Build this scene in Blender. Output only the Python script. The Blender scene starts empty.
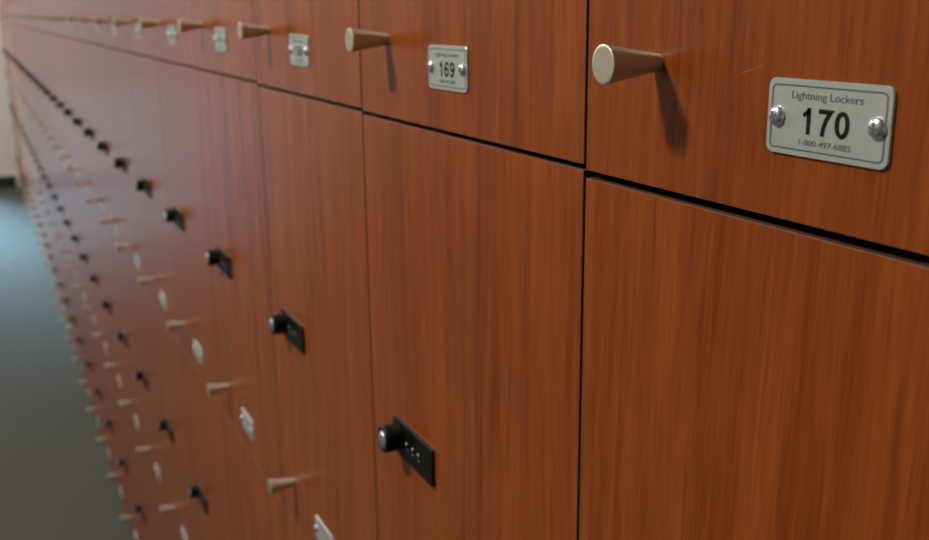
import bpy, bmesh, math, random
from mathutils import Matrix, Vector

random.seed(5)
SC = bpy.context.scene
COL = SC.collection
SUN = 32.0
LAMP_E, SKY = 45.0, 6.0
W, H = 0.305, 0.4638            # locker width and height
NC = 31                         # columns of lockers
Z0 = 3 * H + 0.004              # gap between the top row and the second row above the floor
DOOR_T = 0.019
DEPTH = 0.42
XEND = -(NC - 1) * W - 0.012    # end wall
YOPP, XNEAR, CEIL = -2.25, 2.9, 2.75

# ------------------------------------------------------------------ materials
def node_mat(name):
    m = bpy.data.materials.new(name); m.use_nodes = True
    nt = m.node_tree
    return m, nt, nt.nodes['Principled BSDF']

def plain(name, col, rough=0.5, metal=0.0, noise=0.0, scale=60.0, bump=0.0, spec=0.5):
    m, nt, b = node_mat(name)
    b.inputs['Roughness'].default_value = rough
    b.inputs['Metallic'].default_value = metal
    b.inputs['Specular IOR Level'].default_value = spec
    tc = nt.nodes.new('ShaderNodeTexCoord')
    n = nt.nodes.new('ShaderNodeTexNoise'); n.inputs['Scale'].default_value = scale; n.inputs['Detail'].default_value = 4
    nt.links.new(tc.outputs['Object'], n.inputs['Vector'])
    r = nt.nodes.new('ShaderNodeValToRGB')
    r.color_ramp.elements[0].position = 0.3; r.color_ramp.elements[1].position = 0.7
    r.color_ramp.elements[0].color = [c * (1 - noise) for c in col] + [1]
    r.color_ramp.elements[1].color = [min(1, c * (1 + noise)) for c in col] + [1]
    nt.links.new(n.outputs['Fac'], r.inputs['Fac']); nt.links.new(r.outputs['Color'], b.inputs['Base Color'])
    if bump:
        bp = nt.nodes.new('ShaderNodeBump'); bp.inputs['Strength'].default_value = bump; bp.inputs['Distance'].default_value = 0.002
        nt.links.new(n.outputs['Fac'], bp.inputs['Height']); nt.links.new(bp.outputs['Normal'], b.inputs['Normal'])
    return m

def wood(name):
    m, nt, b = node_mat(name)
    L = nt.links.new
    tc = nt.nodes.new('ShaderNodeTexCoord'); oi = nt.nodes.new('ShaderNodeObjectInfo')
    sc = nt.nodes.new('ShaderNodeVectorMath'); sc.operation = 'SCALE'; sc.inputs['Scale'].default_value = 40.0
    cx = nt.nodes.new('ShaderNodeCombineXYZ')
    L(oi.outputs['Random'], cx.inputs['X']); L(oi.outputs['Random'], cx.inputs['Z'])
    L(cx.outputs['Vector'], sc.inputs[0])
    ad = nt.nodes.new('ShaderNodeVectorMath'); ad.operation = 'ADD'
    # the grain wanders: a slow sideways drift of the veneer lines
    wm = nt.nodes.new('ShaderNodeMapping'); wm.inputs['Scale'].default_value = (9, 9, 3.2)
    wa = nt.nodes.new('ShaderNodeVectorMath'); wa.operation = 'ADD'
    L(tc.outputs['Object'], wa.inputs[0]); L(sc.outputs['Vector'], wa.inputs[1]); L(wa.outputs['Vector'], wm.inputs['Vector'])
    wn = nt.nodes.new('ShaderNodeTexNoise'); wn.inputs['Scale'].default_value = 1.0; wn.inputs['Detail'].default_value = 1.5
    L(wm.outputs['Vector'], wn.inputs['Vector'])
    wx = nt.nodes.new('ShaderNodeMath'); wx.operation = 'MULTIPLY'; wx.inputs[1].default_value = 0.022; L(wn.outputs['Fac'], wx.inputs[0])
    wc = nt.nodes.new('ShaderNodeCombineXYZ'); L(wx.outputs[0], wc.inputs['X'])
    L(wa.outputs['Vector'], ad.inputs[0]); L(wc.outputs['Vector'], ad.inputs[1])
    def stretched(sx, sz, detail, rough, dist=0.0):
        mp = nt.nodes.new('ShaderNodeMapping'); mp.inputs['Scale'].default_value = (sx, sx, sz)
        L(ad.outputs['Vector'], mp.inputs['Vector'])
        n = nt.nodes.new('ShaderNodeTexNoise'); n.inputs['Scale'].default_value = 1.0
        n.inputs['Detail'].default_value = detail; n.inputs['Roughness'].default_value = rough
        n.inputs['Distortion'].default_value = dist
        L(mp.outputs['Vector'], n.inputs['Vector']); return n
    broad = stretched(24, 1.6, 3, 0.55, 0.3)      # wide soft bands of the veneer
    mid = stretched(150, 6.5, 4, 0.65, 0.5)        # grain lines
    fine = stretched(650, 30.0, 2, 0.6)           # pores
    def mul(a, f):
        q = nt.nodes.new('ShaderNodeMath'); q.operation = 'MULTIPLY'; L(a, q.inputs[0]); q.inputs[1].default_value = f; return q.outputs[0]
    def add(a, c):
        q = nt.nodes.new('ShaderNodeMath'); q.operation = 'ADD'; L(a, q.inputs[0]); L(c, q.inputs[1]); return q.outputs[0]
    mix = add(add(mul(broad.outputs['Fac'], 0.28), mul(mid.outputs['Fac'], 0.42)), mul(fine.outputs['Fac'], 0.30))
    r = nt.nodes.new('ShaderNodeValToRGB')
    e = r.color_ramp.elements
    e[0].position = 0.33; e[0].color = WOOD_D
    e[1].position = 0.66; e[1].color = WOOD_L
    L(mix, r.inputs['Fac'])
    # a few darker heartwood lines between the plain bands
    st = stretched(75, 2.2, 2, 0.5, 0.3)
    sr = nt.nodes.new('ShaderNodeValToRGB'); sr.color_ramp.elements[0].position = 0.56; sr.color_ramp.elements[0].color = (1, 1, 1, 1)
    sr.color_ramp.elements[1].position = 0.70; sr.color_ramp.elements[1].color = (0.76, 0.70, 0.68, 1)
    L(st.outputs['Fac'], sr.inputs['Fac'])
    mx = nt.nodes.new('ShaderNodeMix'); mx.data_type = 'RGBA'; mx.blend_type = 'MULTIPLY'; mx.inputs['Factor'].default_value = 1.0
    L(r.outputs['Color'], mx.inputs[6]); L(sr.outputs['Color'], mx.inputs[7])
    L(mx.outputs[2], b.inputs['Base Color'])
    b.inputs['Roughness'].default_value = 0.27
    b.inputs['Specular IOR Level'].default_value = 0.5
    bp = nt.nodes.new('ShaderNodeBump'); bp.inputs['Strength'].default_value = 0.06; bp.inputs['Distance'].default_value = 0.0006
    L(mid.outputs['Fac'], bp.inputs['Height']); L(bp.outputs['Normal'], b.inputs['Normal'])
    return m

WOOD_D = (0.155, 0.027, 0.0040, 1)
WOOD_L = (0.368, 0.089, 0.0110, 1)
M = {}
M['wood'] = wood('cherry_laminate')
M['edge'] = plain('edge_banding', (0.100, 0.050, 0.026), 0.5, 0.0, 0.06, 80)
M['scratch'] = plain('scratched_laminate', (0.27, 0.105, 0.038), 0.6, 0.0, 0.1, 80)
M['carcass'] = plain('dark_carcass', (0.02, 0.012, 0.008), 0.7, noise=0.2, scale=40)
M['nickel'] = plain('satin_nickel', (0.55, 0.54, 0.43), 0.40, 0.4, 0.05, 300)
M['nickel_face'] = plain('nickel_face', (0.74, 0.71, 0.58), 0.45, 1.0, 0.05, 300)
M['plate'] = plain('anodised_plate', (0.57, 0.63, 0.60), 0.42, 0.55, 0.03, 400)
M['ink'] = plain('black_ink', (0.006, 0.008, 0.007), 0.7, noise=0.1, spec=0.2)
M['ink_soft'] = plain('grey_green_ink', (0.12, 0.155, 0.145), 0.7, noise=0.1, spec=0.2)
M['chrome'] = plain('zinc_screw', (0.76, 0.89, 0.95), 0.28, 0.9, 0.04, 200)
M['slot'] = plain('recess_shadow_metal', (0.22, 0.24, 0.25), 0.5, 0.6, 0.1)
M['black'] = plain('black_plastic', (0.004, 0.0042, 0.004), 0.42, 0.0, 0.15, 200, spec=0.25)
M['wheelw'] = plain('white_mark', (0.62, 0.62, 0.58), 0.5, 0.0, 0.05)
M['floor'] = plain('grey_carpet', (0.066, 0.070, 0.062), 0.85, 0.0, 0.28, 260, 0.5, 0.12)
M['cream'] = plain('cream_paint', (0.68, 0.66, 0.61), 0.6, 0.0, 0.03, 6)
M['white'] = plain('ceiling_paint', (0.62, 0.60, 0.55), 0.8, 0.0, 0.04, 40)
M['cove'] = plain('black_rubber_base', (0.012, 0.012, 0.012), 0.5, 0.0, 0.1, 20)
M['dark_wall'] = plain('taupe_paint', (0.20, 0.17, 0.14), 0.6, 0.0, 0.04, 6)
M['paving'] = plain('dark_paving', (0.096, 0.092, 0.086), 0.95, 0.0, 0.08, 12, spec=0.0)
M['frame'] = plain('grey_window_frame', (0.25, 0.25, 0.25), 0.4, 0.4, 0.05, 20)

def glass():
    m = bpy.data.materials.new('window_glass'); m.use_nodes = True; nt = m.node_tree; nt.nodes.clear()
    o = nt.nodes.new('ShaderNodeOutputMaterial'); t = nt.nodes.new('ShaderNodeBsdfTransparent'); g = nt.nodes.new('ShaderNodeBsdfGlossy')
    g.inputs['Roughness'].default_value = 0.02
    f = nt.nodes.new('ShaderNodeFresnel'); f.inputs['IOR'].default_value = 1.45
    x = nt.nodes.new('ShaderNodeMixShader')
    nt.links.new(f.outputs[0], x.inputs[0]); nt.links.new(t.outputs[0], x.inputs[1]); nt.links.new(g.outputs[0], x.inputs[2])
    nt.links.new(x.outputs[0], o.inputs[0]); return m
M['glass'] = glass()

def emit(name, col, s):
    m, nt, b = node_mat(name)
    b.inputs['Base Color'].default_value = (*col, 1)
    b.inputs['Emission Color'].default_value = (*col, 1); b.inputs['Emission Strength'].default_value = s
    return m

# ------------------------------------------------------------------ mesh helpers
def link(o, parent=None):
    COL.objects.link(o)
    if parent: o.parent = parent
    return o

def mesh_from(bm, name, mats):
    me = bpy.data.meshes.new(name); bm.to_mesh(me); bm.free()
    for m in mats: me.materials.append(m)
    return me

def box(bm, x0, x1, y0, y1, z0, z1, bevel=0.0, seg=2, mi=0):
    r = bmesh.ops.create_cube(bm, size=1)
    vs = r['verts']
    for v in vs:
        v.co = Vector(((x0 + x1) / 2 + v.co.x * (x1 - x0), (y0 + y1) / 2 + v.co.y * (y1 - y0), (z0 + z1) / 2 + v.co.z * (z1 - z0)))
    fs = set(f for v in vs for f in v.link_faces)
    for f in fs: f.material_index = mi
    if bevel:
        es = list(set(e for v in vs for e in v.link_edges))
        bmesh.ops.bevel(bm, geom=es, offset=bevel, segments=seg, profile=0.5, affect='EDGES')

def lathe(bm, prof, n=40, mis=None, c=(0, 0, 0)):
    """profile [(radius, y)]: revolved about the Y axis through c"""
    rings = []
    for r, y in prof:
        if r < 1e-7: rings.append([bm.verts.new((c[0], c[1] + y, c[2]))])
        else: rings.append([bm.verts.new((c[0] + r * math.cos(2 * math.pi * i / n), c[1] + y, c[2] + r * math.sin(2 * math.pi * i / n))) for i in range(n)])
    for k in range(len(rings) - 1):
        a, b = rings[k], rings[k + 1]
        for i in range(n):
            j = (i + 1) % n
            if len(a) == 1 and len(b) == 1: continue
            if len(a) == 1: f = bm.faces.new((a[0], b[j], b[i]))
            elif len(b) == 1: f = bm.faces.new((a[i], a[j], b[0]))
            else: f = bm.faces.new((a[i], a[j], b[j], b[i]))
            f.smooth = True
            if mis: f.material_index = mis[k]
    bmesh.ops.recalc_face_normals(bm, faces=bm.faces[:])

def rr_pts(w, h, r, n=6):
    pts = []
    for cx, cz, a0 in ((w / 2 - r, h / 2 - r, 0), (-w / 2 + r, h / 2 - r, 90), (-w / 2 + r, -h / 2 + r, 180), (w / 2 - r, -h / 2 + r, 270)):
        for i in range(n + 1):
            a = math.radians(a0 + 90 * i / n)
            pts.append((cx + r * math.cos(a), cz + r * math.sin(a)))
    return pts

def slab(bm, pts, y0, y1, ch=0.0, mi=0):
    """outline in XZ, extruded from back y0 to front y1 (y1 < y0) with a chamfer on the front rim"""
    def ring(y, s=0.0):
        out = []
        for x, z in pts:
            L = math.hypot(x, z)
            out.append(bm.verts.new((x - s * x / L * 1.2, y, z - s * z / L * 1.2)))
        return out
    rs = [ring(y0), ring(y1 + ch)] + ([ring(y1, ch)] if ch else [])
    n = len(pts); fs = []
    for a, b in zip(rs, rs[1:]):
        for i in range(n): fs.append(bm.faces.new((a[i], a[(i + 1) % n], b[(i + 1) % n], b[i])))
    fs.append(bm.faces.new(rs[-1])); fs.append(bm.faces.new(rs[0]))
    for f in fs: f.material_index = mi
    bmesh.ops.recalc_face_normals(bm, faces=bm.faces[:])

def frame_strip(bm, w, h, r, t, y, mi=0):
    a, b = rr_pts(w, h, r), rr_pts(w - 2 * t, h - 2 * t, max(r - t, 1e-4))
    n = len(a)
    va = [bm.verts.new((x, y, z)) for x, z in a]; vb = [bm.verts.new((x, y, z)) for x, z in b]
    vc = [bm.verts.new((x, y + 0.00012, z)) for x, z in a]
    for i in range(n):
        j = (i + 1) % n
        f = bm.faces.new((va[i], va[j], vb[j], vb[i])); f.material_index = mi
        f = bm.faces.new((va[i], va[j], vc[j], vc[i])); f.material_index = mi
    bmesh.ops.recalc_face_normals(bm, faces=bm.faces[:])

def text_into(bm, txt, width, height, cx, cz, y, mi, bold=0.0):
    cu = bpy.data.curves.new('lettering_curve', 'FONT'); cu.body = txt; cu.align_x = 'CENTER'; cu.size = 1
    cu.extrude = 0.02; cu.offset = bold
    ob = bpy.data.objects.new('lettering_curve', cu); COL.objects.link(ob)
    dg = bpy.context.evaluated_depsgraph_get(); me = bpy.data.meshes.new_from_object(ob.evaluated_get(dg))
    bpy.data.objects.remove(ob); bpy.data.curves.remove(cu)
    xs = [v.co.x for v in me.vertices]; ys = [v.co.y for v in me.vertices]; zs = [v.co.z for v in me.vertices]
    sx = width / (max(xs) - min(xs)); sy = height / (max(ys) - min(ys)); mx = (max(xs) + min(xs)) / 2; my = (max(ys) + min(ys)) / 2
    zmax = max(zs)
    for v in me.vertices:
        v.co = Vector((cx + (v.co.x - mx) * sx, y + (zmax - v.co.z) * 0.004, cz + (v.co.y - my) * sy))
    n0 = len(bm.faces); bm.from_mesh(me); bm.faces.ensure_lookup_table()
    for f in bm.faces[n0:]: f.material_index = mi
    bpy.data.meshes.remove(me)

def arc(cx, cz, rx, rz, a0, a1, n=20):
    return [(cx + rx * math.cos(math.radians(a0 + (a1 - a0) * i / n)), cz + rz * math.sin(math.radians(a0 + (a1 - a0) * i / n))) for i in range(n + 1)]
# centre lines of grotesque numerals in a box 0.62 wide and 1 high, stroke about 0.15
S = 0.086
GLYPH = {
 '0': [arc(0.31, 0.5, 0.31 - S, 0.5 - S, 0, 360, 40)],
 '1': [[(0.36, 0.0), (0.36, 1.0)], [(0.37, 0.93), (0.27, 0.80), (0.10, 0.70)]],
 '5': [[(0.56, 1 - S), (0.19, 1 - S), (0.12, 0.50), (0.17, 0.545)] + arc(0.29, 0.335, 0.255, 0.26, 110, -160, 24)],
 '6': [arc(0.31, 0.32, 0.31 - S, 0.32 - S, 0, 360, 30), arc(0.35, 0.5, 0.35 - S, 0.5 - S, 40, 190, 24)],
 '7': [[(0.04, 1 - S), (0.56, 1 - S), (0.52, 0.86), (0.36, 0.58), (0.27, 0.30), (0.235, 0.0)]],
 '8': [arc(0.31, 0.275, 0.31 - S, 0.275 - S, 0, 360, 30), arc(0.31, 0.745, 0.275 - S, 0.255 - S, 0, 360, 30)],
 '9': [arc(0.31, 0.68, 0.31 - S, 0.32 - S, 0, 360, 30), arc(0.27, 0.5, 0.35 - S, 0.5 - S, 220, 370, 24)],
}
def digits_into(bm, txt, width, height, cx, cz, y, mi):
    adv = 0.76; total = adv * (len(txt) - 1) + 0.62
    sx, sz = width / total, height
    for k, ch in enumerate(txt):
        for line in GLYPH[ch]:
            closed = math.dist(line[0], line[-1]) < 1e-6
            pts = line[:-1] if closed else line
            n = len(pts); L, Rr = [], []
            for i, p in enumerate(pts):
                a = pts[i - 1] if (closed or i > 0) else p; b = pts[(i + 1) % n] if (closed or i < n - 1) else p
                d1 = Vector(p) - Vector(a); d2 = Vector(b) - Vector(p)
                if d1.length < 1e-9: d1 = d2
                if d2.length < 1e-9: d2 = d1
                d1.normalize(); d2.normalize(); t = (d1 + d2).normalized(); nn = Vector((-t.y, t.x))
                m = S / max(0.45, nn.dot(Vector((-d1.y, d1.x))))
                for out, sg in ((L, 1), (Rr, -1)):
                    q = Vector(p) + nn * m * sg
                    out.append(bm.verts.new((cx + (q.x + adv * k - total / 2) * sx, y, cz + (q.y - 0.5) * sz)))
            for i in range(n if closed else n - 1):
                j = (i + 1) % n
                f = bm.faces.new((L[i], L[j], Rr[j], Rr[i])); f.material_index = mi
                f.normal_update()
                if f.normal.y > 0: f.normal_flip()

# ------------------------------------------------------------------ shared meshes of one locker
# locker origin: bottom-left corner of its front plane, door face at y = 0, +x to the right, camera side is -y
def door_mesh(gx, gb, gt):
    bm = bmesh.new(); box(bm, gx / 2, W - gx / 2, 0, DOOR_T, gb, H - gt, 0.0003, 1)
    for f in bm.faces: f.material_index = 0 if f.normal.y < -0.9 else 1      # face and edge banding
    return mesh_from(bm, 'door', [M['wood'], M['edge']])
G1, G2 = 0.0014, 0.0003
DOORS = [door_mesh(0.0020, G1, G2), door_mesh(0.0020, G2, G1), door_mesh(0.0020, G2, G2), door_mesh(0.0020, G2, G2)]
DOORS_WIDE = [door_mesh(0.0023, 0.0018, G2), door_mesh(0.0023, G2, 0.0018), door_mesh(0.0023, G2, G2), door_mesh(0.0023, G2, G2)]

def carcass_mesh(foot=0.0):
    bm = bmesh.new(); t = 0.016; y0 = DOOR_T + 0.0015; y1 = DEPTH; g = 0.0002
    box(bm, g, t, y0, y1, g - foot, H - g); box(bm, W - t, W - g, y0, y1, g - foot, H - g)
    box(bm, t, W - t, y0, y1, g - foot, t); box(bm, t, W - t, y0, y1, H - t, H - g)
    box(bm, t, W - t, y1 - 0.008, y1, t, H - t)
    return mesh_from(bm, 'carcass', [M['carcass']])
CARCASS = carcass_mesh()

KX, KZ, KP = 0.0543, 0.0537, 0.0269
def knob_mesh():
    bm = bmesh.new()
    R, r = 0.0082, 0.0037
    prof = [(0, 0.002), (r, 0.002), (r, 0.0), (r, -0.0006), (R - 0.0003, -KP + 0.0007), (R, -KP + 0.0003), (R - 0.0003, -KP), (R - 0.0012, -KP), (0, -KP)]
    lathe(bm, prof, 48, [0, 0, 0, 0, 0, 0, 1, 1])
    return mesh_from(bm, 'knob', [M['nickel'], M['nickel_face']])
KNOB = knob_mesh()

PW, PH = 0.0549, 0.0261
PLX, PLZ = 0.1511, 0.0387
def plate_mesh():
    bm = bmesh.new(); slab(bm, rr_pts(PW, PH, 0.0032), 0.0, -0.0011, 0.00025)
    return mesh_from(bm, 'number_plate', [M['plate']])
PLATE = plate_mesh()

def printing_mesh(num):
    bm = bmesh.new(); y = -0.00122
    frame_strip(bm, PW - 0.0038, PH - 0.0038, 0.0022, 0.00058, y, 1)
    text_into(bm, 'Lightning Lockers', 0.0315, 0.0034, 0.0, 0.0074, y, 1, 0.004)
    if num: digits_into(bm, str(num), 0.0218, 0.0090, -0.0001, -0.0007, y, 0)
    text_into(bm, '1-800-497-6885', 0.0232, 0.0020, 0.0004, -0.0080, y, 1, 0.004)
    return mesh_from(bm, 'printing', [M['ink'], M['ink_soft']])
PRINT_PLAIN = printing_mesh(None)

def screw_mesh():
    bm = bmesh.new(); R = 0.0036
    prof = [(0, 0.0003), (R, 0.0003), (R, -0.0003), (R * 0.93, -0.0011), (R * 0.72, -0.0018), (R * 0.42, -0.0022), (0, -0.0023)]
    lathe(bm, prof, 32)
    for a in (0.35, 0.35 + math.pi / 2):
        n0 = set(bm.verts)
        box(bm, -0.0017, 0.0017, -0.00245, -0.0016, -0.00032, 0.00032, mi=1)
        mt = Matrix.Rotation(a, 4, 'Y')
        for v in bm.verts:
            if v not in n0: v.co = mt @ v.co
    return mesh_from(bm, 'screw', [M['chrome'], M['slot']])
SCREW = screw_mesh()

LX0, LX1, LZ, LH = 0.0495, 0.1215, 0.2303, 0.0272     # combination lock plate on the door
def lock_mesh():
    bm = bmesh.new(); slab(bm, rr_pts(LX1 - LX0, LH, 0.0016, 4), 0.0, -0.0026, 0.0005)
    return mesh_from(bm, 'combination_lock', [M['black']])
LOCK = lock_mesh()
LCX, LCZ = -(LX1 - LX0) / 2 + 0.0138, 0.0020
def dial_mesh():
    bm = bmesh.new()
    lathe(bm, [(0, -0.002), (0.0098, -0.002), (0.0098, -0.0046), (0.0093, -0.0053), (0.0101, -0.0064), (0.0103, -0.0150), (0.0096, -0.0166), (0.0074, -0.0168), (0.0068, -0.0160), (0, -0.0160)], 40)
    return mesh_from(bm, 'turn_knob', [M['black']])
DIAL = dial_mesh()
def core_mesh():
    bm = bmesh.new()
    lathe(bm, [(0, -0.0150), (0.0064, -0.0150), (0.0064, -0.0166), (0.0056, -0.0173), (0.003, -0.0176), (0, -0.0177)], 32)
    box(bm, -0.0007, 0.0007, -0.0179, -0.0160, -0.0030, 0.0030, mi=1)
    return mesh_from(bm, 'key_core', [M['chrome'], M['slot']])
CORE = core_mesh()
def wheel_mesh():
    bm = bmesh.new(); R = 0.0085; n = 24; w = 0.0021
    a = [bm.verts.new((-w, -0.0026 + 0.0077 - R * math.cos(t), R * math.sin(t))) for t in [math.radians(-48 + 96 * i / n) for i in range(n + 1)]]
    b = [bm.verts.new((w, v.co.y, v.co.z)) for v in a]
    for i in range(n): bm.faces.new((a[i], b[i], b[i + 1], a[i + 1]))
    bm.faces.new(a); bm.faces.new(b)
    for ang in (-24, 12):                      # the white marks on the rim
        t = math.radians(ang); c = Vector((0, -0.0026 + 0.0077 - R * math.cos(t), R * math.sin(t)))
        n0 = set(bm.verts); box(bm, -0.0009, 0.0009, -0.0001, 0.0001, -0.0008, 0.0008, mi=1)
        mt = Matrix.Translation(c) @ Matrix.Rotation(-t, 4, 'X')
        for v in bm.verts:
            if v not in n0: v.co = mt @ v.co
    bmesh.ops.recalc_face_normals(bm, faces=bm.faces[:])
    return mesh_from(bm, 'number_wheel', [M['black'], M['wheelw']])
WHEEL = wheel_mesh()

def part(name, me, parent, loc=(0, 0, 0), label=None, rot=None):
    o = bpy.data.objects.new(name, me); link(o, parent); o.location = loc
    if rot: o.rotation_euler = rot
    if label: o['label'] = label
    return o

ORD = ['first', 'second', 'third', 'fourth', 'fifth', 'sixth', 'seventh', 'eighth', 'ninth', 'tenth', 'eleventh', 'twelfth', 'thirteenth',
       'fourteenth', 'fifteenth', 'sixteenth', 'seventeenth', 'eighteenth', 'nineteenth', 'twentieth', 'twenty-first', 'twenty-second',
       'twenty-third', 'twenty-fourth', 'twenty-fifth', 'twenty-sixth', 'twenty-seventh', 'twenty-eighth', 'twenty-ninth', 'thirtieth', 'thirty-first']
def locker_label(j, r):
    if r == 0:
        if j == 0: return 'red-brown wood locker with number plate 170, nearest in the top row'
        if j == 1: return 'red-brown wood locker with number plate 169, left of locker 170'
        if j == 2: return 'red-brown wood locker in the top row, just left of locker 169'
        if j == NC - 1: return 'farthest wood locker of the top row, against the cream end wall'
        return 'red-brown wood locker in the top row, %s column counted from locker 170' % ORD[j]
    if r == 1:
        if j == 0: return 'red-brown wood locker directly under locker 170, its lock and knob out of view'
        if j == 1: return 'red-brown wood locker under locker 169, with the nearest black combination lock'
        if j == NC - 1: return 'farthest wood locker of the second row, against the cream end wall'
        return 'red-brown wood locker in the second row, %s column counted from locker 170' % ORD[j]
    if r == 2:
        if j == NC - 1: return 'farthest wood locker of the third row, against the cream end wall'
        return 'red-brown wood locker in the third row down, %s column counted from locker 170' % ORD[j]
    if j == NC - 1: return 'farthest wood locker of the bottom row, on the floor by the cream end wall'
    return 'red-brown wood locker in the bottom row on the grey floor, %s column from locker 170' % ORD[j]

# small differences of level between the columns, as they stand
COLZ = [0.0, 0.0028, 0.0043, 0.0063] + [0.0063 + 0.0002 * k for k in range(1, NC)]
GROUPS = ['lockers of the top row', 'lockers of the second row', 'lockers of the third row', 'lockers of the bottom row']
FOOT = {}
for j in range(NC):
    for r in range(4):
        zb = Z0 + COLZ[j] - r * H
        root = bpy.data.objects.new('locker', None); link(root)
        root.empty_display_size = 0.05
        root.location = (-j * W, 0, zb)
        root['label'] = locker_label(j, r); root['category'] = 'locker'; root['group'] = GROUPS[r]
        if r == 3: cm = carcass_mesh(zb)
        else: cm = CARCASS
        part('carcass', cm, root)
        d = part('door', (DOORS_WIDE if j == 0 else DOORS)[r], root)
        jit = lambda s: random.uniform(-s, s)
        part('knob', KNOB, d, (KX, 0, KZ), 'conical satin nickel knob', rot=(0, jit(3), 0))
        px, pz, ro = (PLX - 0.0020, PLZ - 0.0002, 0.0) if (j, r) == (0, 0) else (PLX + 0.0028 + jit(0.0008), PLZ + jit(0.0006), jit(0.008))
        if (j, r) == (0, 0):                       # a pale scratch beside the plate
            sb = bmesh.new(); box(sb, -0.0060, 0.0060, -0.00006, 0.0002, -0.00014, 0.00014)
            part('scratch', mesh_from(sb, 'scratch', [M['scratch']]), d, (0.1115, 0, 0.0538), 'short pale scratch', (0, -0.30, 0))
        pl = part('number_plate', PLATE, root, (px, 0, pz), 'small silver plate held by two screws', rot=(0, ro, 0))
        lk = part('combination_lock', LOCK, root, ((LX0 + LX1) / 2, 0, LZ + jit(0.0004)), 'black combination lock')
        if j < 12:
            for s in (-1, 1): part('screw', SCREW, pl, (s * 0.0223, -0.0011, 0), rot=(0, jit(1.5), 0))
            part('printing', printing_mesh(170 - j) if (r == 0 and j < 6) else PRINT_PLAIN, pl)
            part('turn_knob', DIAL, lk, (LCX, 0, LCZ)); part('key_core', CORE, lk, (LCX, 0, LCZ))
            for k in range(3): part('number_wheel', WHEEL, lk, (LCX + 0.0148 + 0.0104 * k, 0, 0))
        else:
            part('turn_knob', DIAL, lk, (LCX, 0, LCZ))

# ------------------------------------------------------------------ the room
def struct(name, bm, m, parent=None):
    me = mesh_from(bm, name, m if isinstance(m, list) else [m]); o = bpy.data.objects.new(name, me); link(o, parent)
    if not parent: o['kind'] = 'structure'
    return o
YB = DEPTH + 0.004
bm = bmesh.new(); box(bm, XEND - 0.15, XNEAR, YOPP - 0.15, YB + 0.15, -0.1, 0); struct('floor', bm, M['floor'])
bm = bmesh.new(); box(bm, XEND - 0.15, XNEAR, YOPP - 0.15, YB + 0.15, CEIL, CEIL + 0.1); struct('ceiling', bm, M['white'])
DY0, DY1, DZ = -1.95, -0.42, 2.15                 # opening of the glazed door in the end wall
bm = bmesh.new(); x0, x1 = XEND - 0.15, XEND
box(bm, x0, x1, DY1, YB, 0, CEIL); box(bm, x0, x1, YOPP, DY0, 0, CEIL); box(bm, x0, x1, DY0, DY1, DZ, CEIL)
struct('wall_end', bm, M['cream'])
bm = bmesh.new(); t = 0.06
for y in (DY0, (DY0 + DY1) / 2 - t / 2, DY1 - t): box(bm, x0 + 0.04, x0 + 0.10, y, y + t, 0, DZ)
for z in (0.0, DZ - t): box(bm, x0 + 0.041, x0 + 0.099, DY0, DY1, z, z + t)
df = struct('door_1', bm, M['frame'])
bm = bmesh.new(); box(bm, x0 + 0.067, x0 + 0.073, DY0 + t, DY1 - t, t, DZ - t); struct('pane', bm, M['glass'], df)
bm = bmesh.new(); box(bm, x0 - 12, x0, -9, 7, -0.12, -0.02); g = struct('ground', bm, M['paving'])
bm = bmesh.new(); box(bm, XEND, XNEAR, YB, YB + 0.15, 0, CEIL); struct('wall_back', bm, M['cream'])
bm = bmesh.new(); box(bm, XNEAR, XNEAR + 0.15, YOPP, YB, 0, CEIL); struct('wall_near', bm, M['cream'])
bm = bmesh.new(); box(bm, XEND, XNEAR, YOPP - 0.15, YOPP, 0, CEIL); struct('wall_aisle', bm, M['dark_wall'])
bm = bmesh.new(); box(bm, XEND, XEND + 0.010, DY1, -0.035, 0, 0.10, 0.003); struct('baseboard_end', bm, M['cove'])
bm = bmesh.new(); box(bm, XEND + 0.012, XNEAR, YOPP, YOPP + 0.01, 0, 0.10, 0.003); struct('baseboard_aisle', bm, M['cove'])

# ------------------------------------------------------------------ lamps and daylight
LAMP_Y = -1.28
ring_bm = bmesh.new()
lathe(ring_bm, [(0.16, 0), (0.185, 0), (0.185, 0.006), (0.163, 0.012), (0.16, 0.0)], 40)
ring_me = mesh_from(ring_bm, 'trim_ring', [M['white']])
glow = emit('lamp_diffuser', (1.0, 0.88, 0.70), 6.0)
dif_bm = bmesh.new(); lathe(dif_bm, [(0, 0.003), (0.16, 0.003), (0.16, 0.001), (0, 0.001)], 40)
dif_me = mesh_from(dif_bm, 'diffuser', [glow])
for k in range(5):
    x = -0.62 - 2.5 * k
    if x < XEND + 0.3: break
    root = bpy.data.objects.new('ceiling_lamp', None); link(root); root.location = (x, LAMP_Y, CEIL)
    root.rotation_euler = (math.radians(-90), 0, 0)
    root['label'] = 'round recessed ceiling lamp over the aisle, %s from the near end' % ORD[k]; root['category'] = 'lamp'; root['group'] = 'aisle ceiling lamps'
    part('trim_ring', ring_me, root); part('diffuser', dif_me, root)
    ld = bpy.data.lights.new('lamp_light', 'AREA'); ld.shape = 'DISK'; ld.size = 0.32
    ld.energy = LAMP_E; ld.color = (1.0, 0.945, 0.86)
    lo = bpy.data.objects.new('lamp_light', ld); link(lo); lo.location = (x, LAMP_Y, CEIL - 0.012)

ld = bpy.data.lights.new('daylight_portal', 'AREA'); ld.shape = 'RECTANGLE'; ld.size = DZ; ld.size_y = DY1 - DY0
ld.cycles.is_portal = True
lo = bpy.data.objects.new('daylight_portal', ld); link(lo); lo.location = (XEND - 0.16, (DY0 + DY1) / 2, DZ / 2)
lo.rotation_euler = (0, math.radians(-90), 0)

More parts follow.
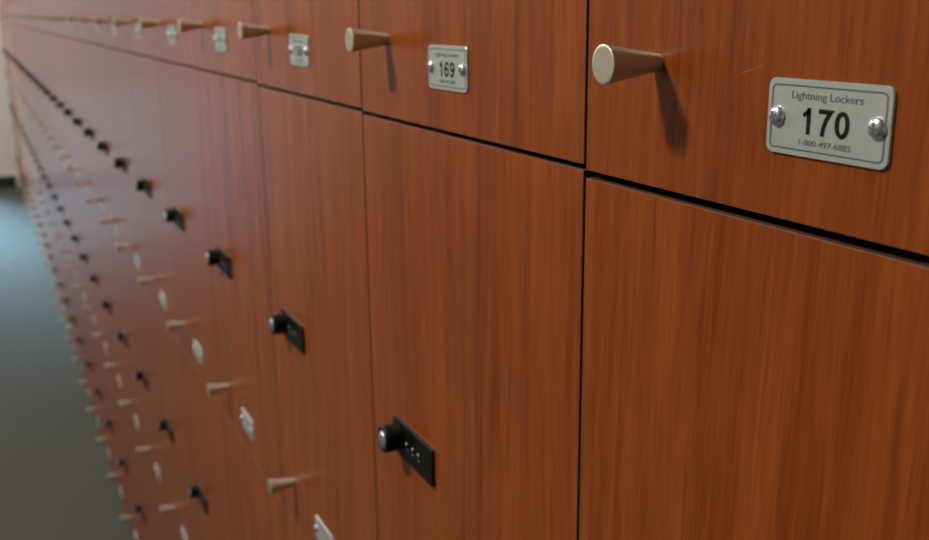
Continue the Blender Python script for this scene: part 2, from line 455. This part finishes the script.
sd = bpy.data.lights.new('hazy_sun', 'SUN'); sd.energy = SUN; sd.color = (0.40, 0.74, 1.0); sd.angle = math.radians(30)
so = bpy.data.objects.new('hazy_sun', sd); link(so)
el, az = math.radians(31), math.radians(20)
so.rotation_euler = Vector((math.cos(el) * math.cos(az), math.cos(el) * math.sin(az), -math.sin(el))).to_track_quat('-Z', 'Y').to_euler()
so.location = (XEND - 3, -2.5, 4)

w = bpy.data.worlds.new('sky'); SC.world = w; w.use_nodes = True
nt = w.node_tree; bg = nt.nodes['Background']
tc = nt.nodes.new('ShaderNodeTexCoord'); sx = nt.nodes.new('ShaderNodeSeparateXYZ'); rp = nt.nodes.new('ShaderNodeValToRGB')
nt.links.new(tc.outputs['Generated'], sx.inputs[0]); nt.links.new(sx.outputs['Z'], rp.inputs['Fac']); nt.links.new(rp.outputs['Color'], bg.inputs['Color'])
rp.color_ramp.elements[0].position = 0.0; rp.color_ramp.elements[0].color = (0.070, 0.088, 0.100, 1)
rp.color_ramp.elements[1].position = 0.75; rp.color_ramp.elements[1].color = (0.58, 0.82, 1.0, 1)
e = rp.color_ramp.elements.new(0.15); e.color = (0.105, 0.135, 0.155, 1)
bg.inputs['Strength'].default_value = SKY

# ------------------------------------------------------------------ camera
cd = bpy.data.cameras.new('camera'); cam = bpy.data.objects.new('camera', cd); link(cam)
yaw, pitch, roll = 0.445, 0.2545, -0.0112
fw = Vector((-math.cos(yaw) * math.cos(pitch), math.sin(yaw) * math.cos(pitch), -math.sin(pitch)))
r0 = fw.cross(Vector((0, 0, 1))).normalized(); u0 = r0.cross(fw)
c, s = math.cos(roll), math.sin(roll)
rt, up = c * r0 + s * u0, -s * r0 + c * u0
mt = Matrix((rt, up, -fw)).transposed().to_4x4(); mt.translation = Vector((0.4003, -0.2543, Z0 + 0.0761))
cam.matrix_world = mt
cd.sensor_fit = 'HORIZONTAL'; cd.sensor_width = 36; cd.lens = 36 * 1005.2 / 929
cd.clip_start = 0.01; cd.clip_end = 100
cd.dof.use_dof = True; cd.dof.focus_distance = 0.40; cd.dof.aperture_fstop = 0.001 * cd.lens / 0.0028
SC.camera = cam

SC.view_settings.view_transform = 'Standard'; SC.view_settings.look = 'None'
SC.view_settings.gamma = 1; SC.view_settings.use_curve_mapping = False; SC.view_settings.exposure = 0.0
SC.cycles.use_denoising = True
SC.cycles.max_bounces = 8
SC.cycles.sample_clamp_indirect = 6
